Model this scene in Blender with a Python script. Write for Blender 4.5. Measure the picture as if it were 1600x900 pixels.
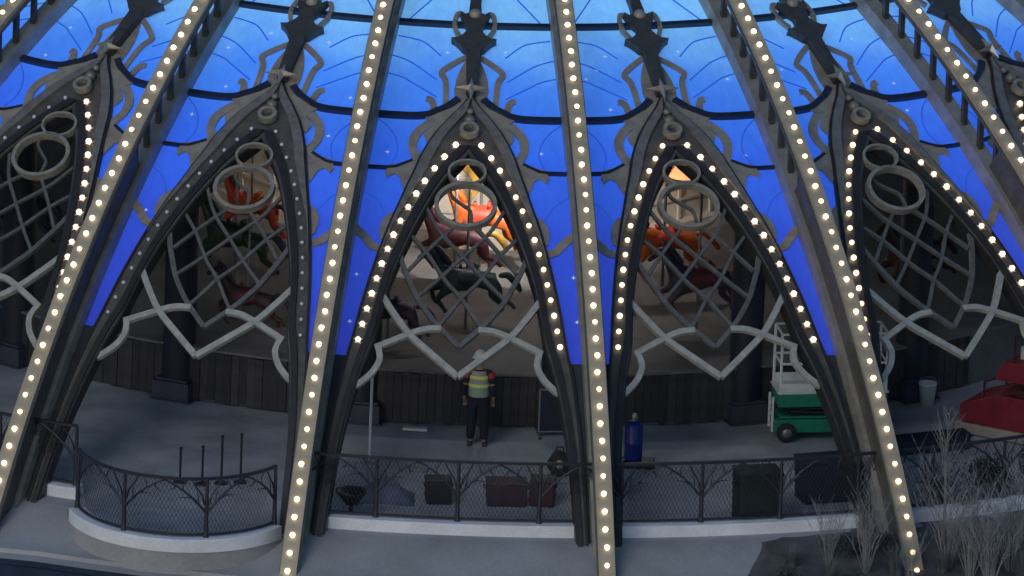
import bpy, bmesh, math, random
from mathutils import Vector, Matrix
random.seed(7)
R = math.radians
sc = bpy.context.scene
for o in list(bpy.data.objects): bpy.data.objects.remove(o)
C = sc.collection

# ------------------------------------------------------------------ camera
EL, ROLL, DIST = 0.29481, 0.036256, 300.0
PHI0 = -0.0118367                      # azimuth of the bay that faces the camera
ce, se = math.cos(EL), math.sin(EL)
cam = bpy.data.cameras.new("camera"); cam_o = bpy.data.objects.new("camera", cam); C.objects.link(cam_o)
cam.lens = 540; cam.sensor_width = 36; cam.clip_start = 1; cam.clip_end = 3000
cam.shift_x = (800 - 743.24) / 1600; cam.shift_y = -(450 - 327.62) / 1600
rt, up, fw = Vector((1, 0, 0)), Vector((0, se, ce)), Vector((0, ce, -se))
cr, sr = math.cos(ROLL), math.sin(ROLL)
r2, u2 = rt * cr + up * sr, up * cr - rt * sr
m = Matrix((r2, u2, -fw)).transposed().to_4x4(); m.translation = Vector((0, -DIST * ce, DIST * se))
cam_o.matrix_world = m
sc.camera = cam_o

# ------------------------------------------------------------------ dusk light
SUN_EL, SUN_AZ = R(8), R(205)
w = bpy.data.worlds.new("World"); sc.world = w; w.use_nodes = True
nt = w.node_tree; bg = nt.nodes["Background"]
sky = nt.nodes.new("ShaderNodeTexSky"); sky.sky_type = 'NISHITA'; sky.sun_disc = False
sky.sun_elevation = SUN_EL; sky.sun_rotation = SUN_AZ; sky.air_density = 1.0; sky.dust_density = 0.6; sky.ozone_density = 3.0
nt.links.new(sky.outputs[0], bg.inputs[0]); bg.inputs[1].default_value = 0.15
sun = bpy.data.lights.new("sun", 'SUN'); sun.energy = 0.5; sun.angle = R(25); sun.color = (0.93, 0.96, 1.0)
sun_o = bpy.data.objects.new("sun", sun); C.objects.link(sun_o)
sd = Vector((math.sin(SUN_AZ) * math.cos(R(40)), math.cos(SUN_AZ) * math.cos(R(40)), math.sin(R(40))))
sun_o.rotation_euler = sd.to_track_quat('Z', 'Y').to_euler(); sun_o.location = (0, -60, 60)
vs = sc.view_settings
sc.display_settings.display_device = 'sRGB'
vs.view_transform = 'Standard'; vs.look = 'None'; vs.exposure = 0.0; vs.gamma = 1.0; vs.use_curve_mapping = False

# ------------------------------------------------------------------ materials
def lin(c): return tuple(((v / 255 + .055) / 1.055) ** 2.4 if v > 10 else v / 255 / 12.92 for v in c)
MATS = {}
def mat(name, col, rough=.6, metal=0., var=.25, scale=6., bump=.15, emit=None, es=0., spec=.5, fine=None):
    if name in MATS: return MATS[name]
    M = bpy.data.materials.new(name); M.use_nodes = True; n = M.node_tree; L = n.links
    b = n.nodes["Principled BSDF"]
    b.inputs['Roughness'].default_value = rough; b.inputs['Metallic'].default_value = metal
    b.inputs['Specular IOR Level'].default_value = spec
    tc = n.nodes.new("ShaderNodeTexCoord"); nz = n.nodes.new("ShaderNodeTexNoise")
    nz.inputs['Scale'].default_value = scale; nz.inputs['Detail'].default_value = 6; nz.inputs['Roughness'].default_value = .65
    L.new(tc.outputs['Object'], nz.inputs['Vector'])
    cr_ = n.nodes.new("ShaderNodeValToRGB")
    cr_.color_ramp.elements[0].position = .3; cr_.color_ramp.elements[1].position = .7
    cr_.color_ramp.elements[0].color = (*[max(0, v * (1 - var)) for v in col], 1)
    cr_.color_ramp.elements[1].color = (*[min(1, v * (1 + var)) for v in col], 1)
    L.new(nz.outputs['Fac'], cr_.inputs['Fac'])
    out = cr_.outputs['Color']
    if fine:
        n2 = n.nodes.new("ShaderNodeTexNoise"); n2.inputs['Scale'].default_value = fine[0]; n2.inputs['Detail'].default_value = 3
        L.new(tc.outputs['Object'], n2.inputs['Vector'])
        mx = n.nodes.new("ShaderNodeMix"); mx.data_type = 'RGBA'; mx.blend_type = 'MULTIPLY'
        mx.inputs['Factor'].default_value = 1
        mr = n.nodes.new("ShaderNodeMapRange"); mr.inputs['From Min'].default_value = .3; mr.inputs['From Max'].default_value = .7
        mr.inputs['To Min'].default_value = 1 - fine[1]; mr.inputs['To Max'].default_value = 1 + fine[1]
        L.new(n2.outputs['Fac'], mr.inputs['Value']); L.new(out, mx.inputs['A']); L.new(mr.outputs[0], mx.inputs['B']); out = mx.outputs['Result']
    L.new(out, b.inputs['Base Color'])
    if bump:
        bp = n.nodes.new("ShaderNodeBump"); bp.inputs['Strength'].default_value = bump; bp.inputs['Distance'].default_value = .02
        L.new(nz.outputs['Fac'], bp.inputs['Height']); L.new(bp.outputs[0], b.inputs['Normal'])
    if emit: b.inputs['Emission Color'].default_value = (*emit, 1); b.inputs['Emission Strength'].default_value = es
    MATS[name] = M; return M

mat('strip', (.37, .325, .245), .55, 0, .15, 3)
mat('charcoal', (.115, .105, .095), .5, .2, .35, 4)
mat('flange', (.32, .295, .26), .5, .3, .3, 2.5)
mat('black_trim', (.034, .032, .032), .45, .2, .3, 5)
mat('moulding', (.23, .21, .19), .45, .3, .3, 5)
mat('plate', (.36, .31, .26), .5, .2, .25, 4)
mat('spar', (.07, .067, .064), .5, .2, .3, 5)
mat('tracery', (.42, .40, .355), .5, .1, .25, 7)
mat('lattice', (.14, .134, .126), .5, .2, .3, 6)
mat('ring_metal', (.33, .295, .245), .5, .2, .3, 8)
mat('ring_beam', (.020, .028, .058), .35, .1, .2, 5)
mat('silver', (.5, .48, .42), .35, .6, .2, 6)
mat('bulb_lit', (1, .9, .75), .4, 0, 0, 1, 0, (1.0, .76, .47), 2.9)
mat('bulb_warm', (1, .9, .75), .4, 0, 0, 1, 0, (1.0, .72, .42), 2.1)
mat('bulb_off', (.75, .75, .82), .25, 0, 0, 1, 0)
mat('pier_panel', (.035, .040, .05), .6, .1, .4, 3)
mat('star_paint', (.8, .88, .95), .4, 0, 0, 1, 0, (.7, .85, 1), .25)
mat('concrete', (.36, .355, .36), .85, 0, .18, .7, .1, fine=(30, .12))
mat('floor_concrete', (.35, .355, .375), .7, 0, .38, .55, .1, fine=(25, .12))
mat('kerb', (.78, .78, .82), .7, 0, .12, 1.5, .1, fine=(30, .08))
mat('pool', (.010, .017, .034), .5, 0, .2, .6, .2, spec=.06)
mat('soil', (.10, .098, .10), .95, 0, .4, 2, .6)
mat('rail_metal', (.034, .037, .055), .5, .3, .3, 8)
mat('plank_a', (.040, .036, .042), .75, 0, .35, 5, .3)
mat('plank_b', (.030, .028, .034), .75, 0, .35, 5, .3)
mat('plank_c', (.052, .046, .048), .75, 0, .35, 5, .3)
mat('deck', (.135, .132, .132), .8, 0, .25, 1.2, .2, fine=(22, .18))
mat('column', (.020, .023, .042), .5, .1, .3, 2)
mat('column_base', (.05, .046, .078), .6, 0, .3, 3)
mat('drum', (.50, .45, .39), .6, 0, .12, 2.2, .1)
mat('gold', (.62, .38, .07), .45, .1, .3, 6)
mat('white_paint', (.66, .67, .66), .5, 0, .12, 5)
mat('green_paint', (.012, .20, .115), .45, 0, .2, 4)
mat('red_paint', (.26, .020, .035), .45, 0, .25, 4)
mat('dark_red', (.06, .016, .024), .55, 0, .3, 5)
mat('blue_plastic', (.010, .022, .20), .4, 0, .2, 4)
mat('navy', (.014, .018, .038), .7, 0, .25, 3)
mat('black_plastic', (.012, .014, .017), .5, 0, .3, 4)
mat('dark_green_plastic', (.012, .024, .022), .6, 0, .3, 4)
mat('maroon', (.050, .022, .034), .6, 0, .3, 4)
mat('tarp', (.10, .115, .17), .6, 0, .3, 3, .4)
mat('rubber', (.02, .02, .022), .8, 0, .2, 6)
mat('grey_metal', (.22, .23, .24), .4, .5, .2, 6)
mat('skin', (.35, .2, .14), .6, 0, .1, 4)
mat('cloth_dark', (.010, .014, .026), .85, 0, .3, 9)
mat('cloth_red', (.45, .03, .05), .85, 0, .15, 9)
mat('vest', (.30, .32, .28), .8, 0, .12, 9)
mat('vest_band', (.72, .74, .22), .6, 0, .1, 9)
mat('helmet', (.55, .55, .53), .5, 0, .1, 5)
mat('grass_pale', (.15, .165, .17), .9, 0, .3, 3, 0)
mat('leaf_dark', (.055, .075, .078), .7, 0, .5, 2, 0)
mat('bark_pale', (.20, .20, .205), .9, 0, .25, 12)
mat('bag', (.025, .022, .02), .8, 0, .3, 6)
mat('beige', (.45, .36, .29), .7, 0, .1, 5)

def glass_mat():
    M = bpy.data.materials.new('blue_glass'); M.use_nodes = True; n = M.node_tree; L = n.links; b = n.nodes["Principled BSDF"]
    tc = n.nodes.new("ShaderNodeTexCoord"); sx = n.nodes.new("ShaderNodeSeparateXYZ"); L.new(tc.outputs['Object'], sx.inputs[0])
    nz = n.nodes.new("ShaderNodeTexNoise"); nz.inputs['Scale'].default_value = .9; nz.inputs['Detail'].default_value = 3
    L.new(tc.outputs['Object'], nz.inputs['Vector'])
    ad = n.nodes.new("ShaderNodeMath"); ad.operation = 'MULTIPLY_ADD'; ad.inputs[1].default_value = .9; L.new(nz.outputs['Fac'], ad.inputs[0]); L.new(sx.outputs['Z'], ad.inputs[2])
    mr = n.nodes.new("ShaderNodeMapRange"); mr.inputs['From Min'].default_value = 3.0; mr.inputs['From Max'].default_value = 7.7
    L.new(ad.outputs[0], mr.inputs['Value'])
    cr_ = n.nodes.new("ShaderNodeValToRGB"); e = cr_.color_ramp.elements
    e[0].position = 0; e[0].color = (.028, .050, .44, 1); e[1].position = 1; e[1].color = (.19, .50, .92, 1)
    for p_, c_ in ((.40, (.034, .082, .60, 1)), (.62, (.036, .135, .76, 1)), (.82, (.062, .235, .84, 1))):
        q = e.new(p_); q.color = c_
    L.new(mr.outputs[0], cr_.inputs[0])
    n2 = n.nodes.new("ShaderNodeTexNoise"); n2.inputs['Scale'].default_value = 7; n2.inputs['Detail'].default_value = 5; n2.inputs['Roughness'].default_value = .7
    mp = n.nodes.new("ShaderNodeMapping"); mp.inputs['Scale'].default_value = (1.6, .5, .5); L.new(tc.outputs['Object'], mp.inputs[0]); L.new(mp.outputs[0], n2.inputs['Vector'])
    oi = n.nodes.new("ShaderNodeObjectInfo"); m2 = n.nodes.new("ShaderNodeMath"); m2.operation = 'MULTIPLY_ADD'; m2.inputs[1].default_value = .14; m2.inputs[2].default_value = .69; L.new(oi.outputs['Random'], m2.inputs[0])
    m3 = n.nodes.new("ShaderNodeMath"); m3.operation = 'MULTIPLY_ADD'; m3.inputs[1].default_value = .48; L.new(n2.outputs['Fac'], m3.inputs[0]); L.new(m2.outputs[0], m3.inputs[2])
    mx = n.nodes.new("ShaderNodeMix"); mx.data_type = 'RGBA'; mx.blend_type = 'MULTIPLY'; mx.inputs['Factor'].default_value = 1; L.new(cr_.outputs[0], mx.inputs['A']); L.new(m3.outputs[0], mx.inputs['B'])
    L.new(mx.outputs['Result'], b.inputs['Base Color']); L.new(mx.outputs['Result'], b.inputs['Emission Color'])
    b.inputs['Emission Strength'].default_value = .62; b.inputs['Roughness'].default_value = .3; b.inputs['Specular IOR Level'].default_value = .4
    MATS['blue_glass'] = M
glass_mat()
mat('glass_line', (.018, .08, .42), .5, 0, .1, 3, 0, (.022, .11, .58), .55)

# ------------------------------------------------------------------ object helpers
def link(name, mesh, material, parent=None, rot=0., loc=(0, 0, 0)):
    o = bpy.data.objects.new(name, mesh); C.objects.link(o)
    if mesh is not None and material and not mesh.materials: mesh.materials.append(MATS[material])
    o.rotation_euler = (0, 0, rot); o.location = loc
    if parent: o.parent = parent
    return o
def tag(o, label, cat, group=None):
    o['label'] = label; o['category'] = cat
    if group: o['group'] = group
    return o
def thing(name, label, cat, loc=(0, 0, 0), rot=0., group=None):
    o = bpy.data.objects.new(name, None); C.objects.link(o); o.location = loc; o.rotation_euler = (0, 0, rot)
    o.empty_display_size = .2
    return tag(o, label, cat, group)
def struct(o): o['kind'] = 'structure'; return o
class MB:
    """collects faces; build() makes ONE mesh"""
    def __init__(s): s.v = []; s.f = []; s.sm = False
    def add(s, vs, fs):
        o = len(s.v); s.v += [tuple(v) for v in vs]; s.f += [tuple(i + o for i in f) for f in fs]
    def box(s, c, d, rot=0., taper=1.):
        x, y, z = d[0] / 2, d[1] / 2, d[2] / 2; cs, sn = math.cos(rot), math.sin(rot); vs = []
        for k, tz in ((-1, 1), (1, taper)):
            for a, b in ((-1, -1), (1, -1), (1, 1), (-1, 1)):
                px, py = a * x * tz, b * y * tz
                vs.append((c[0] + px * cs - py * sn, c[1] + px * sn + py * cs, c[2] + k * z))
        s.add(vs, [(3, 2, 1, 0), (4, 5, 6, 7), (0, 1, 5, 4), (1, 2, 6, 5), (2, 3, 7, 6), (3, 0, 4, 7)])
    def bar(s, pts, nrm, wd, h0, h1, closed=False):
        """rectangular section swept along pts (on a surface with normals nrm)"""
        n = len(pts); vs = []
        for i, p in enumerate(pts):
            a = pts[(i - 1) % n] if (closed or i > 0) else p; b = pts[(i + 1) % n] if (closed or i < n - 1) else p
            d1 = (p - a); d2 = (b - p); N = nrm[i]
            if d1.length < 1e-6: d1 = d2
            if d2.length < 1e-6: d2 = d1
            d1 = d1.normalized(); d2 = d2.normalized(); T = (d1 + d2)
            T = T.normalized() if T.length > 1e-4 else d1
            S = T.cross(N).normalized(); cosh = max(.45, S.dot(d1.cross(N).normalized()))
            ww = wd[i] / 2 / cosh if isinstance(wd, (list, tuple)) else wd / 2 / cosh
            vs += [p - S * ww + N * h0, p + S * ww + N * h0, p + S * ww + N * h1, p - S * ww + N * h1]
        fs = []
        for i in range(n if closed else n - 1):
            j = (i + 1) % n
            for q in range(4): fs.append((i * 4 + q, j * 4 + q, j * 4 + (q + 1) % 4, i * 4 + (q + 1) % 4))
        if not closed: fs += [(0, 1, 2, 3), (n * 4 - 1, n * 4 - 2, n * 4 - 3, n * 4 - 4)]
        s.add(vs, fs)
    def tube(s, pts, rad, seg=6, cap=True):
        n = len(pts); vs = []; ref = Vector((0, 0, 1))
        for i, p in enumerate(pts):
            T = (pts[min(i + 1, n - 1)] - pts[max(i - 1, 0)]).normalized()
            A = T.cross(ref)
            if A.length < .1: A = T.cross(Vector((0, 1, 0)))
            A.normalize(); B = T.cross(A); r_ = rad[i] if isinstance(rad, (list, tuple)) else rad
            for q in range(seg):
                a = 2 * math.pi * q / seg; vs.append(p + A * (math.cos(a) * r_) + B * (math.sin(a) * r_))
        fs = [(i * seg + q, i * seg + (q + 1) % seg, (i + 1) * seg + (q + 1) % seg, (i + 1) * seg + q) for i in range(n - 1) for q in range(seg)]
        if cap: fs += [tuple(range(seg))[::-1], tuple((n - 1) * seg + q for q in range(seg))]
        s.add(vs, fs)
    def lathe(s, prof_, seg=24, a0=0., a1=2 * math.pi, c=(0, 0, 0)):
        full = abs(a1 - a0 - 2 * math.pi) < 1e-6; na = seg if full else seg + 1; vs = []; n = len(prof_)
        for i in range(na):
            a = a0 + (a1 - a0) * i / seg
            vs += [(c[0] + r_ * math.sin(a), c[1] - r_ * math.cos(a), c[2] + z_) for r_, z_ in prof_]
        fs = [(i * n + q, ((i + 1) % na) * n + q, ((i + 1) % na) * n + q + 1, i * n + q + 1) for i in range(seg) for q in range(n - 1)]
        s.add(vs, fs)
    def prism(s, poly, h_pairs):
        """poly: list of (bottom Vector, top Vector)"""
        n = len(poly); vs = [a for a, b in poly] + [b for a, b in poly]
        fs = [tuple(range(n))[::-1], tuple(range(n, 2 * n))] + [(i, (i + 1) % n, n + (i + 1) % n, n + i) for i in range(n)]
        s.add(vs, fs)
    def mesh(s, name, material, smooth=False, tri=False):
        me = bpy.data.meshes.new(name); me.from_pydata(s.v, [], s.f)
        bm = bmesh.new(); bm.from_mesh(me); bmesh.ops.recalc_face_normals(bm, faces=bm.faces)
        if tri: bmesh.ops.triangulate(bm, faces=[f for f in bm.faces if len(f.verts) > 4])
        bm.to_mesh(me); bm.free()
        if smooth:
            for p in me.polygons: p.use_smooth = True
        me.materials.append(MATS[material]); return me
    def build(s, name, material, parent=None, rot=0., loc=(0, 0, 0), smooth=False, bevel=0.):
        o = link(name, s.mesh(name, material, smooth), None, parent, rot, loc)
        if bevel:
            b = o.modifiers.new('bevel', 'BEVEL'); b.width = bevel; b.segments = 2; b.limit_method = 'ANGLE'
        return o
def ball_mesh(name, material, r_, sub=2, sc_=(1, 1, 1)):
    bm = bmesh.new(); bmesh.ops.create_icosphere(bm, subdivisions=sub, radius=r_)
    for v in bm.verts: v.co = Vector((v.co.x * sc_[0], v.co.y * sc_[1], v.co.z * sc_[2]))
    me = bpy.data.meshes.new(name); bm.to_mesh(me); bm.free()
    for p in me.polygons: p.use_smooth = True
    me.materials.append(MATS[material]); return me

# ------------------------------------------------------------------ the dome surface
PR = (12.658345, 11.395455, -1.553254, -.407608); PZ = (7.966408, 2.365776, -.319925); OFF = 1.08
def prof(kk):
    if kk < -6:                                    # above the picture: flatten towards the crown
        r0, z0 = prof(-6); f = (-6 - kk); r_ = r0 - .315 * f; return r_, z0 + .150 * f - .0006 * f * f
    k = kk / 36
    return (PR[0] + PR[1] * k + PR[2] * k * k + PR[3] * k ** 3, PZ[0] * (1 - k) + PZ[1] * k * (1 - k) + PZ[2] * k * (1 - k) * (k - .5))
def surf(k, h=0.):
    r_, z_ = prof(k); a, b = prof(k + .01); dr, dz = a - r_, b - z_; L_ = math.hypot(dr, dz)
    return r_ - dz / L_ * (h - OFF), z_ + dr / L_ * (h - OFF), -dz / L_, dr / L_
def P(t, k, h=0.):
    r0 = surf(k, 0)[0]; rr, zz, _, _ = surf(k, h); ph = t / r0
    return Vector((rr * math.sin(ph), -rr * math.cos(ph), zz))
def Nn(t, k):
    r0, _, nr, nz_ = surf(k, 0); ph = t / r0; return Vector((nr * math.sin(ph), -nr * math.cos(ph), nz_))
def half(k): return surf(k, 0)[0] * R(7.5)
MK = .352                                          # metres per unit of k
def smooth(pts, n=6):
    out = []; N_ = len(pts)
    for i in range(N_ - 1):
        p0, p1, p2, p3 = pts[max(i - 1, 0)], pts[i], pts[i + 1], pts[min(i + 2, N_ - 1)]
        for q in range(n):
            t = q / n
            out.append(tuple(.5 * (2 * b + (c - a) * t + (2 * a - 5 * b + 4 * c - d) * t * t + (3 * b - a - 3 * c + d) * t ** 3) for a, b, c, d in zip(p0, p1, p2, p3)))
    out.append(pts[-1]); return out
def interp(tab, k):
    if k <= tab[0][1]: return tab[0][0]
    for (t0, k0), (t1, k1) in zip(tab, tab[1:]):
        if k <= k1: return t0 + (t1 - t0) * (k - k0) / (k1 - k0)
    return tab[-1][0]
OUT_ = smooth([(.02, 4.7), (.16, 5.52), (.38, 6.46), (.64, 7.73), (.85, 9.17), (.99, 10.54), (1.09, 11.44), (1.21, 12.6), (1.35, 13.9), (1.49, 15.4), (1.62, 16.9), (1.78, 19), (1.91, 21), (1.985, 22.2), (2.13, 24.3), (2.32, 28.2), (2.46, 32.5), (2.54, 35.6), (2.60, 39)])
IN_ = smooth([(0, 9.0), (.44, 11.0), (.75, 12.95), (1.05, 15.3), (1.33, 17.9), (1.5, 20.2), (1.61, 22.0), (1.84, 24.4), (2.10, 28.2), (2.28, 32.5), (2.38, 35.6), (2.44, 39)])
t_out = lambda k: interp(OUT_, k)
t_in = lambda k: 0. if k <= 9.0 else interp(IN_, k)
def band(k0, k1, fa, fb, h0, h1, side, dk=.5, mb=None):
    """extruded strip on the dome between t=fa(k) and t=fb(k)"""
    mb = mb or MB(); n = max(2, int((k1 - k0) / dk) + 1); vs = []
    for i in range(n):
        k = k0 + (k1 - k0) * i / (n - 1); a, b = side * fa(k), side * fb(k)
        vs += [P(a, k, h0), P(b, k, h0), P(b, k, h1), P(a, k, h1)]
    fs = [(i * 4 + q, i * 4 + 4 + q, i * 4 + 4 + (q + 1) % 4, i * 4 + (q + 1) % 4) for i in range(n - 1) for q in range(4)]
    fs += [(0, 1, 2, 3), (n * 4 - 1, n * 4 - 2, n * 4 - 3, n * 4 - 4)]
    mb.add(vs, fs); return mb
def curve_bar(pts, wd, h0, h1, side=1, n=6, mb=None, closed=False, sm=True):
    mb = mb or MB(); q = smooth(pts, n) if sm else pts
    mb.bar([P(side * t, k) for t, k in q], [Nn(side * t, k) for t, k in q], wd, h0, h1, closed); return mb
def plate(poly, h0, h1, side=1, mb=None):
    mb = mb or MB(); mb.prism([(P(side * t, k, h0), P(side * t, k, h1)) for t, k in poly], None); return mb
def ring_on(k0, rad, wd, h0, h1, sx=1., seg=40):
    mb = MB(); pts = [(rad * sx * math.cos(a), k0 + rad / MK * math.sin(a)) for a in [2 * math.pi * i / seg for i in range(seg)]]
    mb.bar([P(t, k) for t, k in pts], [Nn(t, k) for t, k in pts], wd, h0, h1, True); return mb

# ================================================================== SETTING
def sector(mb, r0, r1, z, a0=0., a1=2 * math.pi, seg=96): mb.lathe([(r0, z), (r1, z)], seg, a0, a1)
g = MB(); g.lathe([(0.01, -.8), (24, -.8), (60, -.8), (200, -.8), (1500, -.8)], 64)
struct(g.build('water', 'pool'))
# plaza: a broad paved disc whose edge steps down to the dark pool
def plaza_z(x, y):
    u = max(0., min(1., (math.hypot(x, y) - 20.62) / 1.75))
    return -.36 * u * u * (3 - 2 * u)
BX, BY, BR = -5.15, -19.9, 2.13                    # round balcony
pl = MB(); pw = MB(); nA = 720; prev = None; wprev = None
for i in range(nA + 1):
    a = 2 * math.pi * (i % nA) / nA; sx_, cy_ = math.sin(a), -math.cos(a)
    # distance from the dome's axis to the plaza's outer edge (a wide circle about (0, 20.35))
    b_ = cy_ * 20.35; re = max(22.9, b_ + math.sqrt(b_ * b_ + 42.6 ** 2 - 20.35 ** 2)); row = []
    for r_ in [.05, 20.6] + [20.6 + (re - .32 - 20.6) * q / 20 for q in range(1, 21)]: row.append((r_ * sx_, r_ * cy_, plaza_z(r_ * sx_, r_ * cy_)))
    ze = row[-1][2]; row += [((re - .31) * sx_, (re - .31) * cy_, ze - .08), (re * sx_, re * cy_, ze - .09)]; wrow = [(re * sx_, re * cy_, ze - .09), (re * sx_, re * cy_, ze - .19), ((re + .06) * sx_, (re + .06) * cy_, ze - .20), ((re + .07) * sx_, (re + .07) * cy_, -1.2)]
    if prev: n_ = len(row); pl.add(prev + row, [(q, n_ + q, n_ + q + 1, q + 1) for q in range(n_ - 1)]); pw.add(wprev + wrow, [(q, 4 + q, 5 + q, q + 1) for q in range(3)])
    prev = row; wprev = wrow
struct(pl.build('plaza', 'concrete')); mat('pool_tile', (.022, .036, .07), .6, 0, .3, 1.5, .2, spec=.2); struct(pw.build('pool_wall', 'pool_tile'))
fl = MB(); sector(fl, .01, 20.3, .006, seg=128); fl.add([], [])
struct(fl.build('floor', 'floor_concrete'))
kb = MB()
BX, BY, BR = -5.15, -19.9, 2.13                    # round balcony
a_l, a_r = R(-20.35), R(-9.1)
def kerb_piece(mb, a0, a1, ro, ri, c=(0, 0, 0), seg=64, hgt=.22):
    mb.lathe([(ri, -.02), (ri, hgt), (ro, hgt), (ro, -.02)], seg, a0, a1, c)
kerb_piece(kb, R(-60), a_l, 20.5, 20.15); kerb_piece(kb, a_r, R(75), 20.5, 20.15)
struct(kb.build('kerb', 'kerb', bevel=.012))
kb2 = MB(); B0, B1 = R(-77), R(59)
kerb_piece(kb2, B0, B1, BR, BR - .33, (BX, BY, 0), 48, .225)
struct(kb2.build('balcony_kerb', 'kerb', bevel=.012))
bb = MB(); bb.lathe([(BR - .02, -.6), (BR - .02, -.021)], 48, R(-100), R(82), (BX, BY, 0)); struct(bb.build('balcony_base', 'concrete'))
bf = MB(); bf.lathe([(.01, .012), (BR - .3, .012)], 48, R(-100), R(82), (BX, BY, 0))
struct(bf.build('balcony_floor', 'floor_concrete'))
def bed_z(x, y):
    return plaza_z(x, y) + .04
bed = MB(); na_, nr_ = 30, 8; vs = []
for i in range(na_ + 1):
    a = R(12.6 + i * 1.25)
    for j in range(nr_ + 1):
        r0_ = 20.52 + max(0, (15.6 - (12.6 + i * 1.25))) * .75; r_ = r0_ + (24.2 - r0_) * j / nr_; x, y = r_ * math.sin(a), -r_ * math.cos(a)
        vs.append((x, y, bed_z(x, y) + (random.uniform(-.015, .03) if 0 < j < nr_ and 0 < i else -.04)))
bed.add(vs, [(i * (nr_ + 1) + j, (i + 1) * (nr_ + 1) + j, (i + 1) * (nr_ + 1) + j + 1, i * (nr_ + 1) + j + 1) for i in range(na_) for j in range(nr_)])
struct(bed.build('planting_bed', 'soil'))

# ================================================================== PAVILION
pav = thing('pavilion', 'domed carousel pavilion of bulb-lit ribs, blue glass panels and pointed tracery arches', 'pavilion')
BULB_ON = ball_mesh('bulb', 'bulb_lit', .054, 2); BULB_WARM = ball_mesh('bulb', 'bulb_warm', .050, 2); BULB_OFF = ball_mesh('bulb_off', 'bulb_off', .042, 1)
mb = MB(); mb.lathe([(.001, -.02), (.05, -.02), (.05, .02), (.001, .02)], 10); SOCKET = mb.mesh('socket', 'silver', True)
ang = lambda n: PHI0 + n * R(15)
# --- rib meshes (built at azimuth 0)
mb = MB()
ks = [-34 + i for i in range(74)]
def rib_band(mb, k0, k1, hw, h0, h1): band(k0, k1, lambda k: -hw, lambda k: hw, h0, h1, 1, 1., mb)
rib_band(mb, -34, 39, .15, -.06, .30)
RIB = mb.mesh('rib', 'flange')
mb = MB(); rib_band(mb, -34, 39, .145, .965, 1.045); STRIP = mb.mesh('bulb_strip', 'strip')
mb = MB(); rib_band(mb, -34, 39, .17, .90, .962); BACK = mb.mesh('strip_backing', 'charcoal')
mb = MB(); rib_band(mb, 12.6, 39, .06, .302, .898); WEB = mb.mesh('web_panel', 'charcoal')
posts = []
rr_ = surf(12.4, .6)[0]
def z_at(r_, h):
    lo, hi = -30., 39.
    for _ in range(40):
        md = (lo + hi) / 2
        if surf(md, h)[0] < r_: lo = md
        else: hi = md
    return surf(lo, h)[1]
while rr_ > 7.0:
    mb = MB(); zb, zt = z_at(rr_, .27), z_at(rr_, .92)
    mb.box((0, -rr_, (zb + zt) / 2), (.10, .085, zt - zb)); posts.append(mb.mesh('web_post', 'spar')); rr_ -= .5
for n in range(-4, 20):
    a = ang(n + .5); vis = -4 <= n <= 3
    rb = link('rib', RIB, None, pav, a)
    if not vis: continue
    link('bulb_strip', STRIP, None, rb); link('strip_backing', BACK, None, rb); link('web_panel', WEB, None, rb)
    if n in (-4,): npost = 20
    for pm in posts[:16]: link('web_post', pm, None, rb)
    krange = {-4: (-1, 3), -3: (-2, 36), -2: (-1, 37), -1: (0, 39), 0: (0, 39), 1: (0, 39), 2: (1, 20), 3: (0, 0)}[n]
    if n == -3: krange = (-1, 8)
    if n == -2: krange = (1, 37)
    if n == 2: krange = (1, 18)
    for k in range(*krange):
        link('bulb', random.choice((BULB_ON, BULB_ON, BULB_WARM)), None, rb, 0, P(random.uniform(-.008, .008), k, 1.08)); link('socket', SOCKET, None, rb, 0, P(0, k, 1.05))
# --- blue glass panes, rings and lines
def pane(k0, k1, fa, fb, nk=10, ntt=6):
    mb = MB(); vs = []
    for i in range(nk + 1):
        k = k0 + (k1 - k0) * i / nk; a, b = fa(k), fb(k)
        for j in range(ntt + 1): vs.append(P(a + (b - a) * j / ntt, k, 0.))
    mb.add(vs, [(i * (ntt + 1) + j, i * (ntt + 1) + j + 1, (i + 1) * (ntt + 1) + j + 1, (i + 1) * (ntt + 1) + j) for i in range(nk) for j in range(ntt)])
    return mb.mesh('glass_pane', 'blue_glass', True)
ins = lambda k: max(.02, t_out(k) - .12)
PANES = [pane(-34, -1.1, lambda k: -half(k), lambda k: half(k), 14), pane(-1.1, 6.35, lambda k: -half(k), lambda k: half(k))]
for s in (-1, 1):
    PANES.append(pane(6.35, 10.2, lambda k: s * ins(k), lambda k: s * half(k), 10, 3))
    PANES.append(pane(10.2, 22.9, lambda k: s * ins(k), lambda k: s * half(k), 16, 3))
BLOCKERS = []  # unseen dark sheets added behind the panes to keep their glow out of the interior
mb = MB(); band(-34, 6.35, lambda k: -half(k) + .001, lambda k: half(k) - .001, -.10, -.06, 1, 1., mb); BLOCKERS.append(mb.mesh('glow_blocker', 'column'))
for s in (-1, 1): BLOCKERS.append(band(6.36, 22.9, lambda k: max(.05, t_out(k) - .12), lambda k: half(k) - .001, -.10, -.06, s, .7).mesh('glow_blocker', 'column'))
rings = []
rings.append(('ring_beam', curve_bar([(-half(-1.1), -1.1), (-.7, -1.1), (0, -1.1), (.7, -1.1), (half(-1.1), -1.1)], .10, .0, .10).mesh('ring_beam', 'ring_beam')))
for s in (-1, 1):
    rings.append(('ring_beam', curve_bar([(half(6.36), 6.36), (1.14, 6.34), (.80, 6.2), (.6, 5.85), (.41, 5.48), (.23, 4.92)], [.11] * 24 + [.13] * 7, .0, .10, s).mesh('ring_beam', 'ring_beam')))
    rings.append(('ring_beam', curve_bar([(half(10.2), 10.24), (1.42, 10.19), (1.23, 9.97), (1.02, 9.6)], .055, .0, .07, s).mesh('ring_beam', 'ring_beam')))
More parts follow.
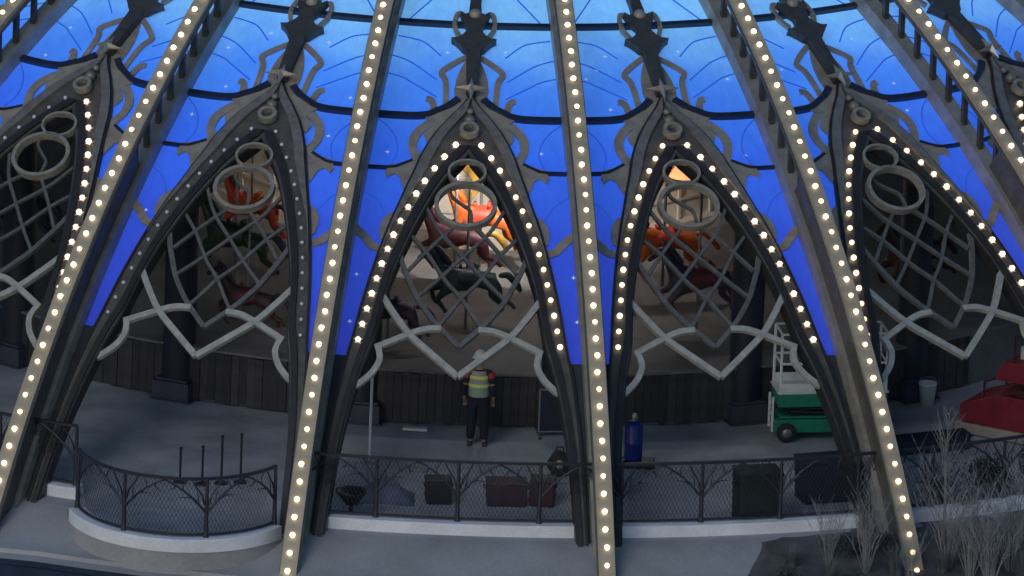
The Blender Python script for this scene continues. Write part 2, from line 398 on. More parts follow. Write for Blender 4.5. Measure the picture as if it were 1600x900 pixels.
LN = [[(1.55, 1.55), (1.30, 1.8), (1.08, 2.21), (.66, 3.33)], [(1.6, 3.0), (1.3, 3.28), (1.1, 3.69), (.64, 4.68)], [(1.42, -.05), (1.15, .1), (.9, .41), (.6, 1.42)],
      [(1.70, 6.6), (1.5, 7.2), (1.36, 7.96), (1.31, 8.89), (1.42, 9.87)], [(1.25, -1.4), (.83, -3.3), (.6, -4.4)], [(1.9, 11.9), (1.64, 12.5), (1.45, 13.6)]]
for s in (-1, 1):
    for l_ in LN: rings.append(('glass_line', curve_bar(l_, .024, .001, .012, s).mesh('glass_line', 'glass_line')))
# --- arch pieces
ARCH = MB()
for s in (-1, 1): band(4.75, 39, t_in, t_out, -.12, .07, s, .35, ARCH)
ARCH = ARCH.mesh('arch_frame', 'charcoal')
AP = []                                            # (name, mesh)
for s in (-1, 1):
    AP.append(('moulding', band(4.9, 16.5, lambda k: max(t_out(k) - (.22 if k < 10 else max(.045, .22 - (k - 10) * .035)), .06 * max(0, (k - 4.9))), lambda k: t_out(k) - .032, .072, .14, s, .35).mesh('moulding', 'moulding')))
    AP.append(('edge_bead', band(4.75, 39, lambda k: t_out(k) - .031, lambda k: t_out(k) + .018, -.05, .10, s, .35).mesh('edge_bead', 'black_trim')))
    AP.append(('inner_trim', band(8.5, 39, lambda k: max(0, interp([(t, k_ - .45) for t, k_ in IN_], k) - .02), lambda k: interp([(t + .06, k_ - .95) for t, k_ in IN_], k) if k > 8.06 else .02, .072, .12, s, .35).mesh('inner_trim', 'black_trim')))
    AP.append(('reveal', band(9.02, 39, lambda k: max(0, t_in(k) - .03), lambda k: t_in(k) + .005, -.20, .05, s, .35).mesh('reveal', 'black_trim')))
    AP.append(('pier_panel', band(22.9, 39, lambda k: t_out(k) + .019, lambda k: half(k) - .16, -.10, .02, s, 1.).mesh('pier_panel', 'pier_panel')))
    AP.append(('scroll_plate', plate([(.25, 5.05), (.43, 5.55), (.62, 5.95), (.85, 6.32), (.74, 6.7), (.68, 7.05), (.78, 7.35), (.84, 7.7), (.80, 8.1), (.74, 8.35), (.82, 8.75), (.84, 9.15), (.72, 9.0), (.5, 7.4), (.3, 6.4), (.12, 5.5)], .02, .06, s).mesh('scroll_plate', 'plate')))
    AP.append(('crescent', plate(smooth([(.80, 6.6), (.98, 7.2), (1.10, 7.9), (1.11, 8.7), (1.02, 9.5)]) + smooth([(.80, 9.5), (.94, 8.8), (.93, 8.0), (.82, 7.4), (.66, 6.95)]), .015, .055, s).mesh('crescent', 'plate')))
    AP.append(('scroll_plate', plate([(1.45, 10.05), (1.24, 9.86), (1.04, 9.5), (.88, 9.25), (.9, 9.9), (1.05, 11.1), (1.16, 11.75), (1.2, 11.3), (1.24, 10.85), (1.34, 10.62), (1.42, 10.78), (1.47, 10.95), (1.52, 10.6)], .018, .058, s).mesh('scroll_plate', 'plate')))
    AP.append(('scroll_bar', curve_bar([(half(14.6) - .1, 14.5), (1.83, 15.15), (1.70, 15.65), (1.55, 15.85)], .16, .012, .05, s).mesh('scroll_bar', 'plate')))
    AP.append(('scroll_plate', plate([(1.28, 13.3), (1.42, 13.5), (1.53, 14.0), (1.57, 14.6), (1.55, 15.2), (1.47, 15.4), (1.38, 14.3)], .02, .062, s).mesh('scroll_plate', 'plate')))
    AP.append(('side_scroll', curve_bar([(.10, 1.48), (.30, 1.95), (.52, 2.6), (.57, 2.95), (.50, 3.4), (.47, 4.2), (.46, 5.7)], .11, .015, .06, s).mesh('side_scroll', 'plate')))
    AP.append(('hook', curve_bar([(.83, 4.92), (.75, 4.98), (.70, 5.3), (.68, 5.85)], .125, .012, .05, s).mesh('hook', 'plate')))
    AP.append(('horn', curve_bar([(.10, -1.50), (.17, -1.62), (.25, -1.95), (.33, -1.9), (.37, -1.3), (.36, -.7), (.27, 0.0)], .085, .02, .10, s).mesh('horn', 'plate')))
    # tracery
    AP.append(('lower_tracery', curve_bar([(1.46, 18.9), (1.2, 20.15), (.925, 21.3), (.50, 22.5), (0, 23.85)], .115, -.05, .05, s).mesh('lower_tracery', 'tracery')))
    AP.append(('foot_tracery', curve_bar(smooth([(.34, 20.85), (.62, 20.92), (.925, 21.3), (1.49, 22.2)]) + smooth([(1.46, 22.5), (1.45, 23.1), (1.58, 23.9), (1.80, 24.6), (1.88, 24.75)]), .11, -.045, .045, s, sm=False).mesh('foot_tracery', 'tracery')))
    AP.append(('leaf_tracery', curve_bar([(1.20, 15.7), (1.10, 16.8), (.97, 17.8), (.80, 18.95), (.55, 20.1), (.36, 20.8), (0, 21.95)], .09, -.05, .03, s).mesh('leaf_tracery', 'lattice')))
    for pts in ([(.22, 14.1), (.44, 14.87), (.72, 15.95), (1.0, 17.1)], [(-.80, 12.2), (-.65, 13.25), (-.43, 14.49), (-.01, 16.0), (.42, 17.56), (.78, 18.74)], [(-1.02, 14.6), (-.67, 15.9), (-.31, 17.66), (-.01, 18.75), (.29, 20.2), (.42, 20.7)], [(-1.12, 16.5), (-.85, 17.2), (-.6, 18.6), (-.38, 19.8), (-.30, 20.4)][:0]):
        if pts: AP.append(('lattice_bar', curve_bar(pts, .060, -.05 - .006 * s, .012 + .004 * s, s).mesh('lattice_bar', 'lattice')))
AP.append(('leaf_plate', plate([(0, 1.5), (.12, 1.7), (.22, 2.5), (.29, 3.3), (.32, 4.2), (.29, 5.3), (0, 5.6), (-.29, 5.3), (-.32, 4.2), (-.29, 3.3), (-.22, 2.5), (-.12, 1.7)], .02, .05).mesh('leaf_plate', 'plate')))
half_s = [(.09, 4.7), (.11, 3.4), (.13, 1.4), (.20, 1.30), (.27, .98), (.34, .72), (.42, .52), (.30, .45), (.20, .18), (.14, -.15), (.13, -.5), (.19, -.78), (.24, -1.1), (.28, -1.75), (.19, -1.5), (.12, -1.6), (.10, -2.6), (.12, -4.0), (.16, -7), (.10, -7.05)]
for k0_, k1_ in (): pass
AP.append(('spar', plate(half_s + [(-t, k) for t, k in half_s[::-1]], .052, .22).mesh('spar', 'spar', tri=True)))
def on_surf(name, mesh_, t, k, h): return (name, mesh_, P(t, k, h))
mb = MB(); c0 = P(0, 4.58, .36); tips = []
for i in range(8):
    a = math.pi / 4 * i; rad = (.31 if i % 4 == 0 else .285) if i % 2 == 0 else .075
    tips.append((rad * math.cos(a), 4.58 + rad / MK * math.sin(a)))
vs = [P(t, k, .26) for t, k in tips] + [P(t, k, .225) for t, k in tips] + [c0, P(0, 4.58, .225)]
mb.add(vs, [(i, (i + 1) % 8, 16) for i in range(8)] + [(8 + i, 8 + (i + 1) % 8, 17) for i in range(8)] + [(i, (i + 1) % 8, 8 + (i + 1) % 8, 8 + i) for i in range(8)])
AP.append(('star', mb.mesh('star', 'silver')))
AP.append(('small_ring', ring_on(7.57, .145, .07, .12, .25, seg=24).mesh('small_ring', 'ring_metal')))
AP.append(('small_ring_back', plate([(.11 * math.cos(a), 7.57 + .11 / MK * math.sin(a)) for a in [2 * math.pi * i / 16 for i in range(16)]], .10, .135).mesh('small_ring_back', 'charcoal')))
AP.append(('upper_ring', ring_on(10.45, .295, .045, .02, .15, 1.14, 32).mesh('upper_ring', 'ring_metal')))
AP.append(('large_ring', ring_on(12.72, .52, .075, .0, .15, 1.04, 48).mesh('large_ring', 'ring_metal')))
AP.append(('ring_scroll', curve_bar([(-.30, 11.3), (-.25, 11.9), (-.05, 12.45), (.10, 12.9), (.12, 13.8)], .05, -.06, .0).mesh('ring_scroll', 'lattice')))
BALL1 = ball_mesh('finial_ball', 'moulding', .07); BALL2 = ball_mesh('finial_ball', 'moulding', .105); BALL3 = ball_mesh('boss', 'plate', .12)
mb = MB(); sp_ = [((.105 if i % 2 == 0 else .05) * math.cos(math.pi * i / 5 + .3), (.105 if i % 2 == 0 else .05) * math.sin(math.pi * i / 5 + .3)) for i in range(10)]
mb.add([(x, y, 0) for x, y in sp_] + [(0, 0, .012), (0, 0, -.012)], [(i, (i + 1) % 10, 10) for i in range(10)] + [((i + 1) % 10, i, 11) for i in range(10)])
mat('flare_star', (.8, .72, .6), .3, .3, .1, 5, 0); FLARE = mb.mesh('flare_star', 'flare_star')  # pale star plates added behind some arch bulbs to imitate their flare
ABULB = [(.235, 8.5), (.43, 9.4), (.6, 10.27), (.77, 11.2), (.915, 12.12), (1.05, 13.08), (1.18, 14.06), (1.295, 15.03), (1.39, 16.0), (1.485, 17.0), (1.565, 18.0), (1.64, 19.0), (1.715, 20.0), (1.785, 21.0), (1.85, 22.0)]
for n in range(-4, 20):
    a = ang(n); near = -3 <= n <= 3
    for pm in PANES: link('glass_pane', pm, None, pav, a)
    for pm in BLOCKERS: link('glow_blocker', pm, None, pav, a)
    af = link('arch_frame', ARCH, None, pav, a)
    if not near: continue
    for nm, me in rings: link(nm, me, None, pav, a)
    
    for nm, me in AP: link(nm, me, None, af)
    link('finial_ball', BALL1, None, af, 0, P(0, 6.05, .14)); link('finial_ball', BALL2, None, af, 0, P(0, 6.72, .15)); link('boss', BALL3, None, af, 0, P(0, -1.49, .2))
    for s in (-1, 1):
        lit = not (n == -1 or (n == -2 and s < 0) or n == -3)
        for i, (t, k) in enumerate(ABULB):
            if n == -3 or (n == 3 and s > 0) or (n == -2 and s < 0 and i > 6): continue
            if lit and (n, s) in ((0, -1), (1, 1), (2, 1), (-2, 1), (3, -1)):
                q_ = link('flare_star', FLARE, None, af, 0, P(s * t, k, .10)); q_.rotation_euler = Nn(s * t, k).to_track_quat('Z', 'Y').to_euler()
            link('bulb', random.choice((BULB_ON, BULB_WARM)) if lit else BULB_OFF, None, af, 0, P(s * t, k, .125 if lit else .10))
# (the star plates imitating bulb flare are made with the arches above)
# painted stars on the glass (bay, t, k)
mb = MB(); c0 = []
for i in range(8):
    a = math.pi / 4 * i; rad = .05 if i % 2 == 0 else .018; c0.append((rad * math.cos(a), rad * math.sin(a)))
STARPTS = [(0, -.48, 1.1), (0, .6, .9), (0, -1.5, 6.0), (0, -1.5, 9.0), (0, -1.95, 17.6), (0, -2.03, 20.7), (0, 2.05, 17.3), (0, 2.15, 20.2), (1, -1.3, 3.0), (1, -1.0, 5.4), (1, -.82, 1.2), (1, -1.05, 2.3), (1, .6, 1.0), (1, 1.4, 3.4), (1, 1.35, 9.2), (-1, -.6, .8), (-1, 1.35, 5.2), (-1, -1.05, 5.4), (-1, -1.3, 2.4), (-1, -1.5, 7.8), (-1, 1.2, 8.2),
           (-1, -1.75, 14.9), (2, -.9, 3.0), (2, .9, 1.3), (2, 1.2, 5.1), (2, 1.15, 7.2), (-2, -1.2, 3.2), (-2, .9, 1.2), (-2, 1.15, 1.7), (-2, -1.3, 5.6), (-2, .8, -.2), (3, -.9, 2.0), (0, 1.35, 8.7), (-1, .55, 1.0)]
for n, t, k in STARPTS:
    mb = MB(); mb.add([P(t + x, k + y / MK, .006) for x, y in c0] + [P(t, k, .012)], [(i, (i + 1) % 8, 8) for i in range(8)])
    mb.build('painted_star', 'star_paint', pav, ang(n))
# --- interior columns under every rib
for n in range(-5, 5):
    a = ang(n + .5); px, py = 13.85 * math.sin(a), -13.85 * math.cos(a)
    mb = MB(); mb.lathe([(.31, .42), (.31, 5.7)], 12)
    co = mb.build('column', 'column', pav, a, (px, py, 0), True)
    mb = MB(); mb.box((0, 0, .2), (.74, .74, .36)); mb.box((0, 0, .41), (.66, .66, .05)); mb.box((0, 0, .02), (.82, .82, .04))
    mb.build('column_base', 'column_base', co, bevel=.01)

# ================================================================== CAROUSEL
car = thing('carousel', 'round carousel with dark plank skirt, grey deck and cream centre drum', 'carousel')
SK, DZ = 13.95, 1.08
mb = MB(); mb.lathe([(SK - .05, .02), (SK - .05, DZ - .05), (SK + .08, DZ - .05), (SK + .08, DZ), (.5, DZ)], 128)
mb.build('deck', 'deck', car)
PL = []
for nm in ('plank_a', 'plank_b', 'plank_c'):
    mb = MB(); mb.box((0, -(SK + .012), .53), (.150, .05, .96)); PL.append(mb.mesh('plank', nm))
npl = 132
for i in range(npl):
    a = R(-42 + 84 * i / (npl - 1)); o = link('plank', random.choice(PL), None, car, a, (0, 0, random.uniform(-.02, .03)))
    o.scale = (1, 1 + random.uniform(-.0012, .0012), 1)
mb = MB(); mb.lathe([(6.0, DZ), (6.2, DZ), (6.2, DZ + .25), (6.05, DZ + .3), (6.05, 3.3), (6.3, 3.4), (6.3, 3.7), (5.4, 4.3), (.4, 5.2)], 64)
dr = mb.build('drum', 'drum', car)
for i in range(15):                                # raised vertical battens of the drum
    a = R(-56 + 8 * i); mb = MB(); mb.box((0, -6.06, 2.3), (.06, .06, 1.85)); mb.build('batten', 'drum', dr, a)
for z_ in (1.75, 2.45):
    mb = MB(); mb.lathe([(6.0, z_), (6.09, z_), (6.09, z_ + .05), (6.0, z_ + .05)], 48, R(-60), R(60)); mb.build('drum_band', 'drum', dr)
for a0_, z0_, sg in ((2, 2.35, 1), (6.5, 2.25, -1), (-7, 2.5, 1), (10, 2.6, 1), (28, 2.4, -1), (-30, 2.4, 1), (40, 2.5, 1)):
    mb = MB(); pts = []; nr_ = []
    for i in range(14):
        u = i / 13; aa = R(a0_ + sg * 8 * u); zz = z0_ + .42 * math.sin(u * 3.6); pts.append(Vector((6.1 * math.sin(aa), -6.1 * math.cos(aa), zz))); nr_.append(Vector((math.sin(aa), -math.cos(aa), 0)))
    mb.bar(pts, nr_, [.10 + .22 * math.sin(math.pi * i / 13) for i in range(14)], -.03, .03); mb.build('gold_scroll', 'gold', dr)

# spot lamp over the deck, lighting the drum
lp = Vector((.5, -10.2, 4.75)); tgt = Vector((.25, -6.0, 2.15))
spt = thing('spotlight', 'small black spotlight under the dome lighting the carousel drum', 'lamp', lp)
mb = MB(); d_ = (tgt - lp).normalized(); mb.tube([Vector((0, 0, 0)) - d_ * .18, Vector((0, 0, 0)) + d_ * .12], [.07, .11], 12); mb.build('housing', 'black_plastic', spt)
mb = MB(); mb.tube([Vector((0, 0, .05)), Vector((0, 0, 1.7))], .02, 6); mb.build('stem', 'black_plastic', spt)
sl = bpy.data.lights.new('spot_beam', 'SPOT'); sl.energy = 1200; sl.color = (1, .92, .82); sl.spot_size = R(88); sl.spot_blend = .6; sl.shadow_soft_size = .1
so = bpy.data.objects.new('spot_beam', sl); C.objects.link(so); so.parent = spt; so.location = d_ * .2
so.rotation_euler = (-d_).to_track_quat('Z', 'Y').to_euler()

for i, (a_, r_, wd_, en_) in enumerate(((-29, 7.8, 'left of', 24), (2, 11.2, 'straight above the middle of', 55), (20, 9.4, 'right of', 80))):  # unseen lamps added to brighten the deck and the horses
    a_ = R(a_); t = thing('fill_lamp', f'unseen added fill lamp with white shade hanging {wd_} the carousel deck', 'lamp', (r_ * math.sin(a_), -r_ * math.cos(a_), 4.75), 0, 'added fill lamps over the deck')
    mb = MB(); mb.lathe([(.30, -.02), (.24, .14), (.06, .22), (.02, .22)], 20); mb.build('shade', 'white_paint', t, smooth=True)
    mb = MB(); mb.tube([Vector((0, 0, .2)), Vector((0, 0, 1.9))], .012, 5); mb.build('cord', 'black_plastic', t)
    pl_ = bpy.data.lights.new('fill_light', 'POINT'); pl_.energy = en_; pl_.color = (1, .95, .90); pl_.shadow_soft_size = .1
    po = bpy.data.objects.new('fill_light', pl_); C.objects.link(po); po.parent = t; po.location = (0, 0, .02)

# lit orange lantern on the drum, seen through the next arch
la = R(38.0); lx, ly = 6.45 * math.sin(la), -6.45 * math.cos(la)
mat('lantern_glow', (1, .5, .25), .5, 0, .1, 4, 0, (1, .36, .11), .95)
ln = thing('lantern', 'glowing orange lantern on the drum behind the arch right of centre', 'lantern', (lx, ly, 2.35), la)
mb = MB(); mb.lathe([(.02, -.22), (.2, -.17), (.3, 0), (.2, .17), (.02, .22)], 16); mb.build('shade', 'lantern_glow', ln, smooth=True)
mb = MB(); mb.lathe([(.302, -.02), (.315, -.02), (.315, .02), (.302, .02)], 16); mb.tube([Vector((0, .1, 0)), Vector((0, .42, 0))], .02, 6); mb.build('bracket', 'spar', ln)

# ------------------------------------------------------------------ skinned figures
def skin_mesh(name, joints, edges, material, root=0, sub=2):
    me = bpy.data.meshes.new(name); me.from_pydata([j[:3] for j in joints], edges, [])
    o = bpy.data.objects.new(name, me); C.objects.link(o)
    md = o.modifiers.new('skin', 'SKIN'); md.use_smooth_shade = True
    sv = me.skin_vertices[0].data if me.skin_vertices else None
    if sv is None:
        bm = bmesh.new(); bm.from_mesh(me); bm.verts.layers.skin.verify(); bm.to_mesh(me); bm.free(); sv = me.skin_vertices[0].data
    for i, j in enumerate(joints):
        rx = j[3]; ry = j[4] if len(j) > 4 else j[3]; sv[i].radius = (rx, ry); sv[i].use_root = (i == root)
    ss = o.modifiers.new('sub', 'SUBSURF'); ss.levels = sub; ss.render_levels = sub
    dg = bpy.context.evaluated_depsgraph_get(); dg.update()
    out = bpy.data.meshes.new_from_object(o.evaluated_get(dg)); out.name = name
    bpy.data.objects.remove(o); bpy.data.meshes.remove(me)
    out.materials.clear(); out.materials.append(MATS[material])
    for p in out.polygons: p.use_smooth = True
    return out

# carousel horse: faces -x, feet off the deck, on a pole; origin at deck level
HJ = [(-.02, 0, 1.12, .20), (.38, 0, 1.15, .21), (.55, 0, 1.12, .15), (-.36, 0, 1.16, .20), (-.52, 0, 1.34, .14), (-.66, 0, 1.60, .10), (-.74, 0, 1.74, .095), (-.92, 0, 1.62, .065), (-1.04, 0, 1.53, .05)]
HE = [(0, 1), (1, 2), (0, 3), (3, 4), (4, 5), (5, 6), (6, 7), (7, 8)]
def leg_chain(root, pts):
    prev = root
    for p in pts: HJ.append(p); HE.append((prev, len(HJ) - 1)); prev = len(HJ) - 1
leg_chain(3, [(-.50, .12, .95, .10), (-.74, .13, .86, .065), (-.66, .13, .62, .045), (-.58, .13, .56, .05)])
leg_chain(3, [(-.44, -.12, .92, .10), (-.62, -.13, .72, .065), (-.48, -.13, .52, .045), (-.42, -.13, .44, .05)])
leg_chain(1, [(.52, .13, .95, .12), (.50, .13, .74, .075), (.72, .13, .56, .05), (.72, .13, .40, .05)])
leg_chain(1, [(.60, -.13, .96, .12), (.66, -.13, .76, .075), (.90, -.13, .66, .05), (.98, -.13, .54, .05)])
HORSE = skin_mesh('body', HJ, HE, 'maroon')
MANE = skin_mesh('mane', [(-.78, 0, 1.86, .04), (-.62, 0, 1.78, .07), (-.48, 0, 1.58, .08), (-.34, 0, 1.42, .06)], [(0, 1), (1, 2), (2, 3)], 'gold')
TAIL = skin_mesh('tail', [(.62, 0, 1.2, .05), (.80, 0, 1.24, .08), (.98, 0, 1.08, .09), (1.10, 0, .86, .05)], [(0, 1), (1, 2), (2, 3)], 'gold')
mb = MB(); mb.lathe([(.225, -.22), (.235, -.1), (.24, .1), (.225, .24)], 14, R(-115), R(115))
SADDLE_V = [(z, x, -y) for x, y, z in mb.v]; mb.v = [(z_, x_, 1.14 - y_) for (x_, y_, z_) in mb.v]
mb.box((.16, 0, 1.40), (.07, .26, .12)); mb.box((-.16, 0, 1.39), (.06, .16, .10))
SADDLE = mb.mesh('saddle', 'gold', True)
EAR = MB()
for s in (-1, 1): EAR.tube([Vector((-.74, .04 * s, 1.80)), Vector((-.73, .06 * s, 1.93))], [.035, .006], 6)
EAR = EAR.mesh('ear', 'maroon')
POLE = MB(); POLE.tube([Vector((-.02, 0, .0)), Vector((-.02, 0, 3.1))], .03, 8); POLE = POLE.mesh('pole', 'grey_metal', True)
def recol(me, m_): c = me.copy(); c.materials.clear(); c.materials.append(MATS[m_]); return c
mat('h_orange', (.52, .10, .012), .5, 0, .25, 6); mat('h_maroon', (.11, .026, .033), .5, 0, .3, 6); mat('h_teal', (.015, .045, .047), .5, 0, .4, 6); mat('h_violet', (.05, .035, .075), .5, 0, .4, 6)
mat('h_dark', (.05, .02, .025), .5, 0, .4, 6); mat('h_green', (.012, .03, .02), .5, 0, .4, 6); mat('h_red', (.6, .06, .03), .5, 0, .25, 6); mat('h_yellow', (.55, .30, .05), .5, 0, .25, 6); mat('h_navy', (.02, .025, .05), .5, 0, .4, 6)
def horse(x, y, lift, rot, body, mane, tail, sad, label, name='carousel_horse', sc_=1.):
    t = thing(name, label, 'horse', (x, y, DZ + lift), rot, 'carousel horses'); t.scale = (sc_,) * 3
    link('body', recol(HORSE, body), None, t); link('mane', recol(MANE, mane), None, t); link('tail', recol(TAIL, tail), None, t)
    link('saddle', recol(SADDLE, sad), None, t); link('ears', recol(EAR, body), None, t); link('pole', POLE, None, t)
horse(-.35, -9.0, .10, R(-4), 'h_maroon', 'h_maroon', 'h_yellow', 'h_maroon', 'maroon carousel horse with yellow tail behind the central arch', sc_=.9)
horse(.12, -7.75, .12, R(-8), 'h_orange', 'h_orange', 'h_yellow', 'h_red', 'bright orange carousel horse framed by the large central ring', sc_=.9)
horse(-.10, -11.3, -.05, R(3), 'h_teal', 'h_violet', 'h_teal', 'h_navy', 'dark teal carousel horse low in the central arch', sc_=.92)
horse(-1.55, -12.7, -.12, R(-6), 'h_violet', 'h_navy', 'h_violet', 'h_navy', 'dark violet carousel horse at lower left of the central arch', sc_=.8)
horse(-4.25, -7.6, .2, R(-30), 'h_red', 'h_maroon', 'h_maroon', 'h_orange', 'bright red carousel horse framed by the ring of the arch left of centre', sc_=.85)
horse(-4.5, -9.5, .0, R(-25), 'h_green', 'h_green', 'h_navy', 'h_green', 'dark green carousel horse below the bright red one, left arch')
horse(-4.2, -12.3, -.1, R(-18), 'h_dark', 'h_navy', 'h_navy', 'h_maroon', 'small dark maroon carousel horse nearest the left arch tip', sc_=.8)
horse(3.6, -9.3, .15, R(20), 'h_orange', 'h_maroon', 'h_orange', 'h_red', 'orange red carousel horse behind the arch right of centre')
horse(4.25, -11.0, -.05, R(18), 'h_violet', 'h_violet', 'h_maroon', 'h_maroon', 'dark violet carousel horse below the orange one, right arch')
horse(8.3, -9.2, .1, R(40), 'h_dark', 'h_navy', 'h_dark', 'h_maroon', 'dim maroon carousel horse behind the far right arch')
horse(-8.6, -8.0, .1, R(-42), 'h_navy', 'h_navy', 'h_navy', 'h_maroon', 'dim navy carousel horse behind the far left arch')

# ================================================================== RAILINGS
def railing(name, label, path, npost, zb, zt, group='railings round the floor edge'):
    """path(u)->Vector on plan, u in 0..1"""
    t = thing(name, label, 'railing', path(.5), 0, group); o0 = path(.5)
    f = lambda u, z: Vector((path(u).x - o0.x, path(u).y - o0.y, z))
    nrm = lambda u: (path(min(1, u + .002)) - path(max(0, u - .002))).normalized().cross(Vector((0, 0, 1))).normalized()
    us = [i / (npost * 8) for i in range(npost * 8 + 1)]
    for nm, z_, w_, hh in (('top_rail', zt, .055, .05), ('bottom_rail', zb + .05, .04, .04)):
        mb = MB(); mb.bar([f(u, z_) for u in us], [Vector((0, 0, 1))] * len(us), w_, -hh / 2, hh / 2); mb.build(nm, 'rail_metal', t)
    H = zt - zb; du = 1 / npost; rt_ = random.Random(npost)
    ln_ = sum((path((i + 1) / 40) - path(i / 40)).length for i in range(40)); mb = MB(); nw = int(ln_ / .075)
    for i in range(nw):
        for dd in (-1, 1):
            u0, u1 = (i + .5) / nw, (i + .5 + dd * 7) / nw
            if 0 <= u1 <= 1: mb.tube([f(u0, zb + .06), f((u0 + u1) / 2, zb + .06 + (H - .09) / 2), f(u1, zt - .03)], .0042, 3, False)
    mb.build('wire_mesh', 'rail_metal', t)['kind'] = 'stuff'
    for i in range(npost + 1):
        u = i / npost; p = f(u, 0)
        mb = MB(); mb.tube([p + Vector((0, 0, zb)), p + Vector((0, 0, zb + .1 * H)), p + Vector((0, 0, zb + .45 * H)), p + Vector((0, 0, zt - .02))], [.06, .045, .038, .03], 7); mb.build('post', 'rail_metal', t)
        for s in (-1, 1):
            if not 0 <= u + s * du * .3 <= 1: continue
            A = [(.0, .42), (.07, .52), (.16, .66), (.28, .80), (.42, .92), (.5, .97)]
            mb = MB(); mb.tube([f(min(1, max(0, u + s * du * a)), zb + H * b) for a, b in A], [.03, .026, .023, .02, .018, .018], 6); mb.build('branch', 'rail_metal', t)
            A = [(.02, .55), (.06, .72), (.13, .86), (.17, .97)]
            mb = MB(); mb.tube([f(min(1, max(0, u + s * du * a)), zb + H * b) for a, b in A], [.022, .018, .015, .013], 5); mb.build('twig', 'rail_metal', t)
            for A in ([(.16, .66), (.24, .70), (.33, .69)], [(.28, .80), (.27, .88), (.23, .97)], [(.10, .58), (.10, .70), (.13, .80)], [(.38, .89), (.40, .82), (.45, .78)]):
                A = [(a + rt_.uniform(-.012, .012), b + rt_.uniform(-.02, .02)) for a, b in A]
                mb = MB(); mb.tube([f(min(1, max(0, u + s * du * a)), zb + H * b) for a, b in A], [.014, .011, .006], 5); mb.build('twig', 'rail_metal', t)
circ = lambda r_, a0, a1: (lambda u: Vector((r_ * math.sin(a0 + (a1 - a0) * u), -r_ * math.cos(a0 + (a1 - a0) * u), 0)))
bal = lambda u: Vector((BX + (BR - .16) * math.sin(B0 + (B1 - B0) * u), BY - (BR - .16) * math.cos(B0 + (B1 - B0) * u), 0))
railing('railing', 'dark branching railing on the kerb left of the round balcony', circ(20.32, R(-38), R(-20.6)), 4, .22, 1.36)
railing('balcony_railing', 'dark curved railing with tree-like posts round the balcony at left', bal, 3, .225, 1.34)
railing('railing', 'long dark branching railing on the kerb under the centre and right arches', circ(20.32, R(-8.8), R(46)), 13, .22, 1.36)

